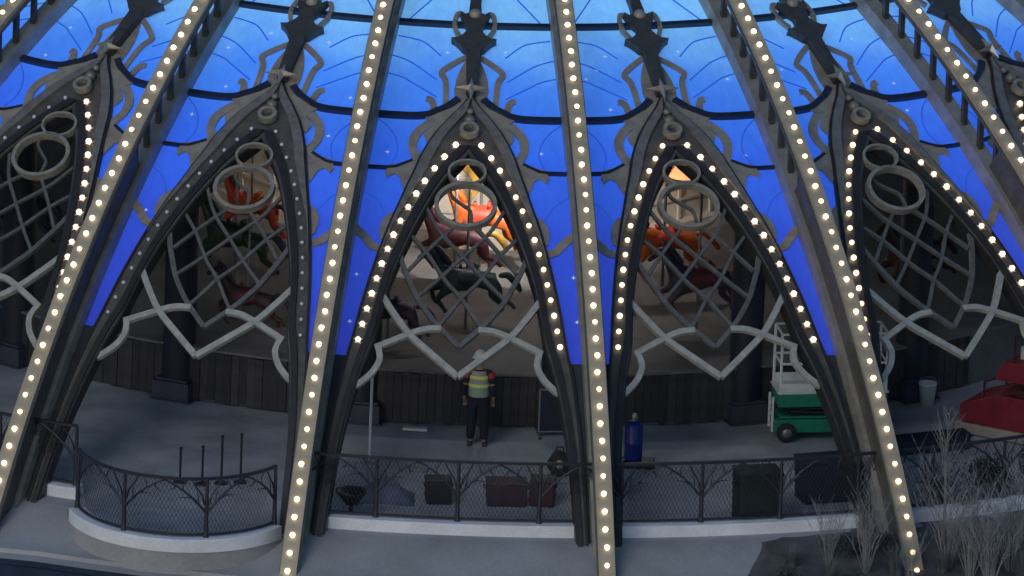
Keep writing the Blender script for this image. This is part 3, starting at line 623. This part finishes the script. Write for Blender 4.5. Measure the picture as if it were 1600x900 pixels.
# ================================================================== PERSON
def person(x, y, rot, label):
    t = thing('person', label, 'person', (x, y, .01), rot)
    J = [(0, 0, .95, .11, .085), (0, .0, 1.15, .11, .08), (0, .01, 1.36, .17, .105), (0, .01, 1.47, .08, .07), (0, .0, 1.56, .055), (0, -.02, 1.66, .088, .10), (0, -.02, 1.75, .07, .085)]
    E_ = [(0, 1), (1, 2), (2, 3), (3, 4), (4, 5), (5, 6)]
    def ch(root, pts):
        pr = root
        for p in pts: J.append(p); E_.append((pr, len(J) - 1)); pr = len(J) - 1
    for s in (-1, 1):
        ch(2, [(.185 * s, .01, 1.41, .062), (.27 * s, .03, 1.14, .048), (.27 * s, -.08, .93, .036), (.265 * s, -.12, .86, .034), (.262 * s, -.16, .80, .022)])
        ch(0, [(.095 * s, 0, .86, .095), (.115 * s, -.02, .50, .065), (.125 * s, .03, .10, .045), (.14 * s, -.10, .045, .04)])
    link('body', skin_mesh('body', J, E_, 'skin'), None, t)
    TJ = [(0, 0, .95, .15, .125), (0, 0, 1.10, .16, .13)]; TE = [(0, 1)]
    for s in (-1, 1):
        b = len(TJ); TJ += [(.10 * s, 0, .86, .125), (.12 * s, -.01, .50, .10), (.13 * s, .03, .12, .085)]; TE += [(0, b), (b, b + 1), (b + 1, b + 2)]
    link('trousers', skin_mesh('trousers', TJ, TE, 'cloth_dark'), None, t)
    SJ = [(0, 0, 1.0, .16, .125), (0, 0, 1.2, .155, .12), (0, .01, 1.40, .18, .12), (0, .01, 1.49, .09, .08)]; SE = [(0, 1), (1, 2), (2, 3)]
    for s in (-1, 1):
        b = len(SJ); SJ += [(.20 * s, .01, 1.42, .085), (.265 * s, .03, 1.20, .068)]; SE += [(2, b), (b, b + 1)]
    link('shirt', skin_mesh('shirt', SJ, SE, 'cloth_dark'), None, t)
    for s in (-1, 1):
        link('shoulder_patch', skin_mesh('shoulder_patch', [(.17 * s, .01, 1.44, .085), (.215 * s, .015, 1.39, .095), (.25 * s, .025, 1.30, .082)], [(0, 1), (1, 2)], 'cloth_red'), None, t)
        link('sleeve', skin_mesh('sleeve', [(.262 * s, .03, 1.22, .072), (.275 * s, .01, 1.08, .062), (.272 * s, -.07, .95, .05)], [(0, 1), (1, 2)], 'cloth_dark'), None, t)
    mb = MB(); mb.lathe([(.205, .98), (.2, 1.2), (.208, 1.38), (.16, 1.48)], 20); mb.v = [(x_ * .92, y_ * .78 + .005, z_) for x_, y_, z_ in mb.v]
    vst = mb.build('vest', 'vest', t, smooth=True)
    for z_ in (1.17, 1.33):
        mb = MB(); mb.lathe([(.214, z_), (.216, z_ + .065)], 20); mb.v = [(x_ * .92, y_ * .79 + .005, zz) for x_, y_, zz in mb.v]; mb.build('reflective_band', 'vest_band', vst)
    mb = MB(); mb.lathe([(.15, 1.71), (.115, 1.715), (.11, 1.78), (.07, 1.84), (.001, 1.855)], 18); mb.v = [(x_, y_ - .02, z_) for x_, y_, z_ in mb.v]; mb.build('hard_hat', 'helmet', t, smooth=True)
    for s in (-1, 1):
        mb = MB(); mb.box((.14 * s, -.055, .05), (.10, .28, .09), 0, .8); mb.build('boot', 'black_plastic', t, bevel=.02)
        for fi in range(4):
            mb = MB(); mb.tube([Vector((.262 * s + (fi - 1.5) * .016, -.155, .82)), Vector((.262 * s + (fi - 1.5) * .017, -.165, .76)), Vector((.262 * s + (fi - 1.5) * .016, -.15, .715 + .008 * abs(fi - 1.5)))], [.010, .009, .007], 5); mb.build('finger', 'skin', t)
        mb = MB(); mb.tube([Vector((.235 * s, -.15, .83)), Vector((.22 * s, -.17, .79)), Vector((.222 * s, -.17, .75))], [.011, .010, .007], 5); mb.build('thumb', 'skin', t)
person(.18, -15.1, R(176), 'person in hard hat and yellow-banded vest, dark trousers, standing below the central arch')

# ================================================================== LIFTS AND LOOSE THINGS
def wheel_mesh():
    mb = MB(); mb.v = []; mb.lathe([(.07, -.06), (.15, -.07), (.165, -.04), (.165, .04), (.15, .07), (.07, .06)], 18)
    mb.v = [(x_, z_, y_) for x_, y_, z_ in mb.v]; return mb.mesh('wheel', 'rubber', True)
WH = wheel_mesh()
mb = MB(); mb.lathe([(.001, -.062), (.085, -.062), (.085, .062), (.001, .062)], 14); mb.v = [(x_, z_, y_) for x_, y_, z_ in mb.v]; HUB = mb.mesh('hub', 'grey_metal', True)
def scissor_lift(x, y, rot, label, paint, L_=1.9, W_=.74):
    t = thing('scissor_lift', label, 'lift', (x, y, .01), rot); t.scale = (1.12, 1.0, 1.08)
    mb = MB(); mb.box((0, 0, .27), (L_, W_ * .8, .24)); mb.box((0, 0, .42), (L_ * .92, W_ * .7, .05)); mb.build('chassis', paint, t, bevel=.03)
    for sx in (-1, 1):
        for sy in (-1, 1):
            wh = link('wheel', WH, None, t, 0, (sx * L_ * .40, sy * W_ * .44, .17)); link('hub', HUB, None, wh)
    for i in range(2):
        for sy in (-1, 1):
            for d in (-1, 1):
                mb = MB(); mb.tube([Vector((-.7 * d, sy * .26 + .03 * d, .47 + .07 * i)), Vector((.7 * d, sy * .26 + .03 * d, .54 + .07 * i))], .022, 6); mb.build('scissor_arm', 'black_plastic', t)
    mb = MB(); mb.box((0, 0, .76), (L_ * .97, W_, .24)); mb.build('platform_skirt', paint, t, bevel=.012)
    mb = MB(); mb.box((0, 0, .895), (L_ * .99, W_ * 1.02, .03)); mb.build('platform_deck', 'white_paint', t)
    for sx in (-1, -.33, .33, 1):
        for sy in (-1, 1):
            mb = MB(); mb.tube([Vector((sx * L_ * .47, sy * W_ * .47, .9)), Vector((sx * L_ * .47, sy * W_ * .47, 1.95))], .024, 6); mb.build('rail_post', 'white_paint', t)
    for z_ in (1.42, 1.95):
        for sy in (-1, 1):
            mb = MB(); mb.tube([Vector((-L_ * .47, sy * W_ * .47, z_)), Vector((L_ * .47, sy * W_ * .47, z_))], .022, 6); mb.build('guard_rail', 'white_paint', t)
        for sx in (-1, 1):
            mb = MB(); mb.tube([Vector((sx * L_ * .47, -W_ * .47, z_)), Vector((sx * L_ * .47, W_ * .47, z_))], .022, 6); mb.build('guard_rail', 'white_paint', t)
    for sy in (-1, 1):
        mb = MB(); mb.box((0, sy * W_ * .48, .99), (L_ * .95, .015, .15)); mb.build('toe_board', 'white_paint', t)
    mb = MB(); mb.box((L_ * .30, -W_ * .4, 1.72), (.20, .16, .22)); mb.build('control_box', 'grey_metal', t, bevel=.02)
    mb = MB()
    for sy in (-.16, .16): mb.box((-L_ * .5 - .03, sy, .46), (.035, .035, .62))
    for z_ in (.25, .45, .65): mb.box((-L_ * .5 - .03, 0, z_), (.03, .30, .03))
    mb.build('ladder', 'white_paint', t)
scissor_lift(6.72, -13.75, R(10), 'green scissor lift with white guard rails behind the second right pier', 'green_paint')

def red_machine(x, y, rot):
    t = thing('utility_machine', 'bulky dark red lift machine with sloping hood standing at the right edge', 'machine', (x, y, .01), rot)
    def wedge(poly, w_, nm, mt, off=0., bev=.012):
        mb = MB(); mb.prism([(Vector((px, -w_ / 2 + off, pz)), Vector((px, w_ / 2 + off, pz))) for px, pz in poly], None); return mb.build(nm, mt, t, bevel=bev)
    wedge([(-.85, .22), (1.1, .22), (1.1, .86), (-.10, .86), (-.85, .56)], 1.15, 'hood', 'red_paint')
    wedge([(-.92, .02), (1.14, .02), (1.14, .21), (-.92, .21)], 1.26, 'bumper', 'beige')
    wedge([(-.865, .28), (-.84, .28), (-.84, .44), (-.865, .44)], .85, 'grille', 'dark_red', 0, .005)
    wedge([(.10, .87), (1.05, .87), (1.05, 1.0), (.28, 1.0)], 1.0, 'engine_cover', 'dark_red')
    wedge([(-.15, 1.14), (1.05, 1.14), (1.05, 1.52), (.02, 1.52), (-.15, 1.30)], 1.05, 'basket', 'red_paint')
    wedge([(.30, 1.0), (.62, 1.0), (.62, 1.14), (.30, 1.14)], .4, 'turntable', 'grey_metal')
    for px, py in ((-.42, -.48), (-.42, .48)):
        mb = MB(); mb.tube([Vector((px, py, .6)), Vector((px + .02, py, 1.05)), Vector((px + .35, py, 1.2))], .03, 6); mb.build('guard_bar', 'dark_red', t)
    for py in (-.3, .3):
        mb = MB(); mb.box((-.84, py * 1.25, .46), (.05, .14, .07)); mb.build('lamp', 'white_paint', t)
    for px in (.2, .6, 1.0):
        for py in (-.5, .5): mb = MB(); mb.tube([Vector((px, py, 1.5)), Vector((px, py, 2.05))], .022, 6); mb.build('rail_post', 'dark_red', t)
    for py in (-.5, .5): mb = MB(); mb.tube([Vector((.2, py, 2.05)), Vector((1.0, py, 2.05))], .022, 6); mb.build('guard_rail', 'dark_red', t)
    wedge([(.2, 1.53), (.55, 1.53), (.55, 1.78), (.2, 1.78)], .3, 'tool_box', 'white_paint', -.1)
    for sx in (-.5, .75):
        for sy in (-1, 1):
            wh = link('wheel', WH, None, t, 0, (sx, sy * .50, .17)); link('hub', HUB, None, wh)
red_machine(10.2, -13.1, R(-28))

def barrel(x, y):
    t = thing('water_barrel', 'blue barrel with silver cap on a black base beside the central right pier', 'barrel', (x, y, .008))
    mb = MB(); mb.lathe([(.001, .12), (.15, .12), (.17, .16), (.17, .45), (.178, .47), (.17, .49), (.17, .78), (.12, .86), (.06, .88), (.001, .88)], 18); mb.build('body', 'blue_plastic', t, smooth=True)
    mb = MB(); mb.lathe([(.001, .88), (.05, .88), (.05, .99), (.035, 1.02), (.001, 1.02)], 12); mb.build('cap', 'silver', t, smooth=True)
    mb = MB(); mb.box((.10, 0, .07), (.62, .42, .10)); mb.build('base', 'black_plastic', t, bevel=.02)
    for sx in (-.12, .32):
        for sy in (-.15, .15): mb = MB(); mb.tube([Vector((sx, sy - .02, .02)), Vector((sx, sy + .02, .02))], .022, 8); mb.build('caster', 'rubber', t)
barrel(3.08, -16.0)

t = thing('pole_stand', 'thin white pole on a round foot beside the central left pier', 'pole', (-1.80, -16.3, .008))
mb = MB(); mb.tube([Vector((0, 0, .03)), Vector((0, 0, 1.78))], .026, 8); mb.build('pole', 'white_paint', t)
mb = MB(); mb.lathe([(.001, .0), (.17, .0), (.17, .025), (.05, .05), (.001, .05)], 16); mb.build('foot', 'grey_metal', t)

hts = ((-5.26, -17.95, .66, 'first'), (-4.85, -18.05, .74, 'second'), (-4.50, -17.95, .92, 'third'), (-4.15, -17.85, .94, 'rightmost'))
for x, y, h_, wd_ in hts:
    t = thing('stanchion', f'{wd_} of four thin black posts standing behind the balcony railing, from the left', 'post', (x, y, .008), 0, 'black posts behind the balcony')
    mb = MB(); mb.tube([Vector((0, 0, .02)), Vector((0, 0, h_))], .022, 8); mb.build('shaft', 'black_plastic', t)
    mb = MB(); mb.lathe([(.001, 0), (.13, 0), (.12, .025), (.03, .04), (.001, .04)], 14); mb.build('foot', 'black_plastic', t)
    mb = MB(); mb.lathe([(.001, h_ + .02), (.03, h_ + .01), (.033, h_ - .03), (.022, h_ - .04)], 10); mb.build('cap', 'black_plastic', t)

def crate(name, label, cat, x, y, dims, material, rot=0., lid=None, group=None):
    t = thing(name, label, cat, (x, y, .008), rot, group); L_, W_, H_ = dims
    mb = MB(); mb.box((0, 0, H_ * .46), (L_, W_, H_ * .92), 0, 1.04); mb.build('body', material, t, bevel=.025)
    mb = MB(); mb.box((0, 0, H_ * .955), (L_ * 1.07, W_ * 1.07, H_ * .07)); mb.build('lid', lid or material, t, bevel=.015)
    for s in (-1, 1):
        mb = MB(); mb.tube([Vector((s * L_ * .535, -W_ * .2, H_ * .7)), Vector((s * L_ * .58, -W_ * .15, H_ * .72)), Vector((s * L_ * .58, W_ * .15, H_ * .72)), Vector((s * L_ * .535, W_ * .2, H_ * .7))], .014, 6); mb.build('handle', 'black_plastic', t)
crate('storage_box', 'black square box behind the railing below the person', 'box', -.5, -18.55, (.46, .42, .46), 'black_plastic', .1)
crate('storage_box', 'maroon long box behind the railing at the right of the central bay', 'box', .75, -18.5, (.72, .5, .44), 'maroon', .05)
crate('storage_box', 'smaller dark maroon box next to the long maroon one by the pier', 'box', 1.42, -18.45, (.44, .45, .50), 'dark_red', -.1, 'black_plastic')
crate('refuse_bin', 'dark green tall bin behind the railing in the bay right of centre', 'bin', 5.35, -19.0, (.78, .6, 1.0), 'dark_green_plastic', R(15))
crate('storage_box', 'wide navy blue crate behind the railing beside the second right pier', 'box', 6.75, -17.5, (1.25, .6, .82), 'navy', R(19))
crate('storage_box', 'dark box on the floor before the red machine at right', 'box', 8.55, -14.4, (1.6, .4, .3), 'navy', R(24))
crate('small_box', 'small lilac box behind the railing at the far right', 'box', 9.62, -16.45, (.26, .22, .28), 'column_base', R(25))
# heap under a bluish tarp
t = thing('covered_heap', 'low heap under a blue grey tarp behind the central railing', 'heap', (-1.55, -18.5, .006))
mb = MB(); nx, ny = 16, 10; vs = []
for i in range(nx + 1):
    for j in range(ny + 1):
        u, v = i / nx, j / ny; e = math.sin(math.pi * u) ** .6 * math.sin(math.pi * v) ** .6
        vs.append(((u - .5) * 1.25, (v - .5) * .8, e * (.30 + .10 * math.sin(u * 9 + v * 4) + .05 * random.random()) + .003))
mb.add(vs, [(i * (ny + 1) + j, (i + 1) * (ny + 1) + j, (i + 1) * (ny + 1) + j + 1, i * (ny + 1) + j + 1) for i in range(nx) for j in range(ny)]); mb.build('tarp', 'tarp', t, smooth=True)
mb = MB(); mb.tube([Vector((-.64, 0, .012)), Vector((-.3, -.415, .012)), Vector((.3, -.415, .012)), Vector((.64, 0, .012))], .012, 5); mb.build('rope', 'beige', t)
# hanging basket on the railing
def rail_pt(a, r_=20.1): return Vector((r_ * math.sin(R(a)), -r_ * math.cos(R(a)), 0))
p_ = rail_pt(-6.0, 19.9); t = thing('bowl_planter', 'black bowl planter behind the railing beside the left central pier', 'planter', (p_.x, p_.y, .008))
mb = MB(); mb.lathe([(.001, .30), (.12, .30), (.28, .52), (.30, .55), (.26, .55), (.2, .48), (.001, .46)], 20); mb.build('bowl', 'black_plastic', t, smooth=True)
mb = MB(); mb.lathe([(.001, 0), (.16, 0), (.14, .03), (.04, .06), (.04, .30), (.001, .30)], 14); mb.build('stem', 'black_plastic', t)
# white board on the floor, metal frame trolley, bag
t = thing('board', 'short white board lying on the floor left of the person', 'board', (-.98, -14.35, .008), R(-4))
mb = MB(); mb.box((0, 0, .045), (.46, .16, .05)); mb.build('panel', 'white_paint', t, bevel=.008)
mb = MB()
for s in (-.16, .16): mb.box((s, 0, .010), (.04, .14, .018))
mb.build('batten', 'grey_metal', t)
t = thing('frame_trolley', 'grey metal frame trolley with dark panel beside the central right pier', 'trolley', (1.62, -14.4, .008), R(6))
for a_, b_ in (((-.3, .1), (-.3, .92)), ((.3, .1), (.3, .92)), ((-.3, .92), (.3, .92)), ((-.3, .1), (.3, .1))):
    mb = MB(); mb.tube([Vector((a_[0], 0, a_[1])), Vector((b_[0], 0, b_[1]))], .018, 7); mb.build('frame_bar', 'grey_metal', t)
mb = MB(); mb.box((0, .01, .5), (.55, .012, .78)); mb.build('panel', 'navy', t)
for s in (-.3, .3):
    mb = MB(); mb.box((s, 0, .07), (.04, .4, .03)); mb.build('foot', 'grey_metal', t)
    for q in (-.17, .17): mb = MB(); mb.tube([Vector((s - .015, q, .03)), Vector((s + .015, q, .03))], .028, 10); mb.build('caster', 'rubber', t)
t = thing('bag', 'dark slumped bag with a pale round tag beside the central right pier', 'bag', (1.72, -16.75, .006))
me = ball_mesh('sack', 'bag', .22, 3, (1, .8, 1.25))
for v in me.vertices: v.co = v.co * (1 + .10 * math.sin(v.co.x * 23) * math.cos(v.co.z * 17)); v.co.z = max(v.co.z, -.22)
link('sack', me, None, t, 0, (0, 0, .222)); link('tag', ball_mesh('tag', 'beige', .075, 2, (1, .4, 1.2)), None, t, 0, (0, -.20, .28))
mb = MB(); mb.tube([Vector((-.08, 0, .46)), Vector((-.05, 0, .56)), Vector((.05, 0, .56)), Vector((.08, 0, .46))], .014, 6); mb.build('handle', 'bag', t)
a_ = R(36.6); t = thing('bucket', 'white round bucket by the plank skirt between the right piers', 'bucket', (14.45 * math.sin(a_), -14.45 * math.cos(a_), .008))
mb = MB(); mb.lathe([(.001, 0), (.125, 0), (.165, .40), (.175, .41), (.175, .44), (.15, .44), (.13, .04), (.001, .04)], 20); mb.build('shell', 'white_paint', t, smooth=True)
mb = MB(); mb.tube([Vector((.17 * math.cos(q), .02, .42 + .14 * math.sin(q))) for q in [math.pi * i / 8 for i in range(9)]], .007, 5); mb.build('handle', 'grey_metal', t)
t = thing('barrier_frame', 'small grey barrier frame on the floor beside the second right pier', 'barrier', (7.0, -15.6, .008), R(60))
for a_, b_ in (((-.2, 0), (-.2, .42)), ((.2, 0), (.2, .42)), ((-.2, .42), (.2, .42)), ((-.2, .22), (.2, .22))):
    mb = MB(); mb.tube([Vector((a_[0], 0, a_[1])), Vector((b_[0], 0, b_[1]))], .016, 6); mb.build('frame_bar', 'grey_metal', t)

# ================================================================== PLANTS
def blade_clump(nb, hgt, spread, wdt, seed):
    rnd = random.Random(seed); mb = MB()
    for i in range(nb):
        a = rnd.uniform(0, 6.283); r0 = rnd.random() ** .5 * spread * .25; h_ = hgt * rnd.uniform(.5, 1.1); ln_ = spread * rnd.uniform(.15, 1.0); w_ = wdt * rnd.uniform(.6, 1.3)
        d = Vector((math.cos(a), math.sin(a), 0)); b0 = d * r0; sd_ = Vector((-d.y, d.x, 0)); pts = []
        for q in range(5):
            u = q / 4; pts.append(b0 + d * (ln_ * u ** 1.8) + Vector((0, 0, h_ * (u - .28 * u ** 3))))
        vs = []
        for q, p in enumerate(pts): ww = w_ * (1 - q / 4 * .9); vs += [p - sd_ * ww, p + sd_ * ww]
        mb.add(vs, [(2 * q, 2 * q + 1, 2 * q + 3, 2 * q + 2) for q in range(4)])
    return mb
def leaf_cloud(nl, rx, rz, size, seed):
    rnd = random.Random(seed); mb = MB(); lobes = [(rnd.uniform(-.5, .5) * rx, rnd.uniform(-.5, .5) * rx, rnd.uniform(.35, .8) * rz, rnd.uniform(.3, .5)) for _ in range(7)]
    for i in range(nl):
        lx_, ly_, lz_, lr = rnd.choice(lobes); d = Vector((rnd.gauss(0, 1), rnd.gauss(0, 1), rnd.gauss(0, 1))).normalized() * (rnd.random() ** .45)
        p = Vector((lx_ + d.x * rx * lr, ly_ + d.y * rx * lr, max(.03, lz_ + d.z * rz * lr)))
        n_ = Vector((rnd.gauss(0, 1), rnd.gauss(0, 1), rnd.gauss(.4, 1))).normalized(); a = n_.orthogonal().normalized(); b = n_.cross(a); s_ = size * rnd.uniform(.6, 1.4)
        mb.add([p - a * s_, p + b * s_ * .4, p + a * s_, p - b * s_ * .4], [(0, 1, 2, 3)])
    return mb
GR = [blade_clump(330, 1.25, .85, .006, 11 + i).mesh('blades', 'grass_pale') for i in range(3)]
SH = [leaf_cloud(1500, .75, .8, .04, 31 + i).mesh('foliage', 'leaf_dark') for i in range(3)]
STEM = MB()
for i in range(6):
    a = i * 1.05; STEM.tube([Vector((.03 * math.cos(a), .03 * math.sin(a), 0)), Vector((.16 * math.cos(a), .16 * math.sin(a), .25)), Vector((.3 * math.cos(a), .3 * math.sin(a), .5))], [.018, .012, .005], 5)
STEM = STEM.mesh('stem', 'bark_pale')
where = ['at the left tip of the planting bed', 'just right of the bed tip', 'beside the kerb left of the second right pier', 'in front of the second right pier', 'right of the second right pier base', 'under the thin sapling', 'between sapling and right edge', 'nearest the right picture edge', 'at the bottom right corner', 'behind the corner clump']
gp = [(6.0, -20.9, .5), (6.7, -21.5, .6), (7.35, -20.3, .6), (7.9, -20.9, .65), (8.75, -20.6, .6), (8.9, -19.75, .6), (9.6, -20.4, .65), (10.4, -19.7, .7), (10.2, -20.9, .7), (11.0, -20.4, .7)]
for i, (x, y, s_) in enumerate(gp):
    t = thing('ornamental_grass', f'pale feathery grass clump {where[i]}', 'grass clump', (x, y, bed_z(x, y) - .02), i * 1.3, 'feathery grasses in the planting bed')
    o = link('blades', GR[i % 3], None, t); t.scale = (s_,) * 3
where2 = ['at the left end of the planting bed', 'behind the first grass clumps', 'at the foot of the second right pier', 'below the sapling', 'in the middle of the bed at right', 'at the right picture edge', 'low at the bottom of the picture, right']
for i, (x, y, s_) in enumerate([(6.05, -21.7, .6), (6.9, -20.4, .6), (7.75, -20.15, .6), (9.2, -20.1, .7), (9.9, -19.9, .7), (10.9, -19.5, .8), (7.2, -22.0, .6)]):
    t = thing('shrub', f'low dark leafed shrub {where2[i]}', 'shrub', (x, y, bed_z(x, y) - .02), i * .9, 'dark shrubs in the planting bed')
    link('foliage', SH[i % 3], None, t); link('stem', STEM, None, t); t.scale = (s_, s_, s_ * .8)
for i, (x, y, s_, wd_) in enumerate([(8.9, -17.9, .9, 'next to the sapling'), (9.7, -17.4, 1.0, 'between the sapling and the lilac box'), (10.6, -16.9, 1.0, 'at the right edge')]):
    t = thing('shrub', f'dark leafy plant behind the right railing {wd_}', 'shrub', (x, y, .01), i * 2.1, 'dark plants behind the right railing')
    link('foliage', SH[(i + 1) % 3], None, t); link('stem', STEM, None, t); t.scale = (s_,) * 3
def twig_bush(nst, hgt, spread, seed):
    rnd = random.Random(seed); mb = MB()
    for i in range(nst):
        a = rnd.uniform(0, 6.283); l_ = hgt * rnd.uniform(.6, 1.1); o_ = spread * rnd.uniform(.1, 1.0)
        b0 = Vector((.05 * math.cos(a), .05 * math.sin(a), 0)); e = Vector((o_ * math.cos(a), o_ * math.sin(a), l_)); mid = b0.lerp(e, .5) + Vector((-.12 * o_ * math.cos(a), -.12 * o_ * math.sin(a), .06 * l_)) + Vector((rnd.gauss(0, .03), rnd.gauss(0, .03), 0))
        mb.tube([b0, mid, e], [.007, .005, .002], 4, False)
        for q in range(9):
            u = rnd.uniform(.3, 1.0); b = b0.lerp(mid, u * 2) if u < .5 else mid.lerp(e, u * 2 - 1); a2 = a + rnd.gauss(0, 1.1); l2 = hgt * rnd.uniform(.10, .28)
            c = b + Vector((math.cos(a2) * .45, math.sin(a2) * .45, .8)) * l2; mb.tube([b, c], [.004, .0016], 3, False)
            for z2 in range(2): a3 = a2 + rnd.gauss(0, .9); d_ = b.lerp(c, rnd.uniform(.4, .9)); mb.tube([d_, d_ + Vector((math.cos(a3) * .4, math.sin(a3) * .4, .7)) * l2 * .5], [.0028, .0014], 3, False)
    return mb
mat('twig', (.28, .28, .29), .9, 0, .25, 9, 0)
TW = [twig_bush(24, 1.7, .85, 70 + i).mesh('twigs', 'twig') for i in range(3)]
for i, (x, y, s_, wd_) in enumerate([(6.65, -20.75, .62, 'low, near the bed tip'), (7.35, -20.9, .9, 'left of the second right pier foot'), (8.85, -20.45, 1.0, 'just right of the second right pier foot'), (9.25, -20.9, 1.0, 'in the middle of the bed beyond the pier'), (10.0, -20.5, 1.05, 'below the right railing'), (10.75, -20.0, 1.1, 'at the right picture edge'), (8.15, -21.3, .5, 'smallest, in front of the pier foot'), (9.6, -21.4, .9, 'nearest the bottom edge')]):
    t = thing('bare_shrub', f'pale bare shrub of fine upright twigs, {wd_}', 'shrub', (x, y, bed_z(x, y) - .02), i * 1.7, 'bare twiggy shrubs in the bed')
    link('twigs', TW[i % 3], None, t); t.scale = (s_,) * 3
def sapling(x, y, hgt):
    t = thing('sapling', 'bare pale sapling with thin upright twigs at right, before the railing', 'tree', (x, y, .02)); rnd = random.Random(5)
    mb = MB(); tr = [Vector((0, 0, 0)), Vector((.02, 0, hgt * .3)), Vector((-.01, .02, hgt * .6)), Vector((.03, 0, hgt))]; mb.tube(tr, [.035, .027, .018, .005], 7); mb.build('trunk', 'bark_pale', t, smooth=True)
    mb = MB()
    for i in range(34):
        u = rnd.uniform(.3, .97); p = Vector((.01, 0, hgt * u)); a = rnd.uniform(0, 6.28); l_ = hgt * (1.08 - u) * rnd.uniform(.35, .75)
        d = Vector((math.cos(a) * .5, math.sin(a) * .5, .9)).normalized(); e = p + d * l_
        mb.tube([p, p + d * l_ * .5 + Vector((0, 0, -.02)), e], [.010, .007, .002], 5)
        for q in range(4):
            b = p + d * l_ * rnd.uniform(.3, .9); a2 = rnd.uniform(0, 6.28); mb.tube([b, b + Vector((math.cos(a2) * .5, math.sin(a2) * .5, .8)) * l_ * .3], [.004, .0015], 4)
    mb.build('crown', 'bark_pale', t)
sapling(8.75, -19.95, 2.6)
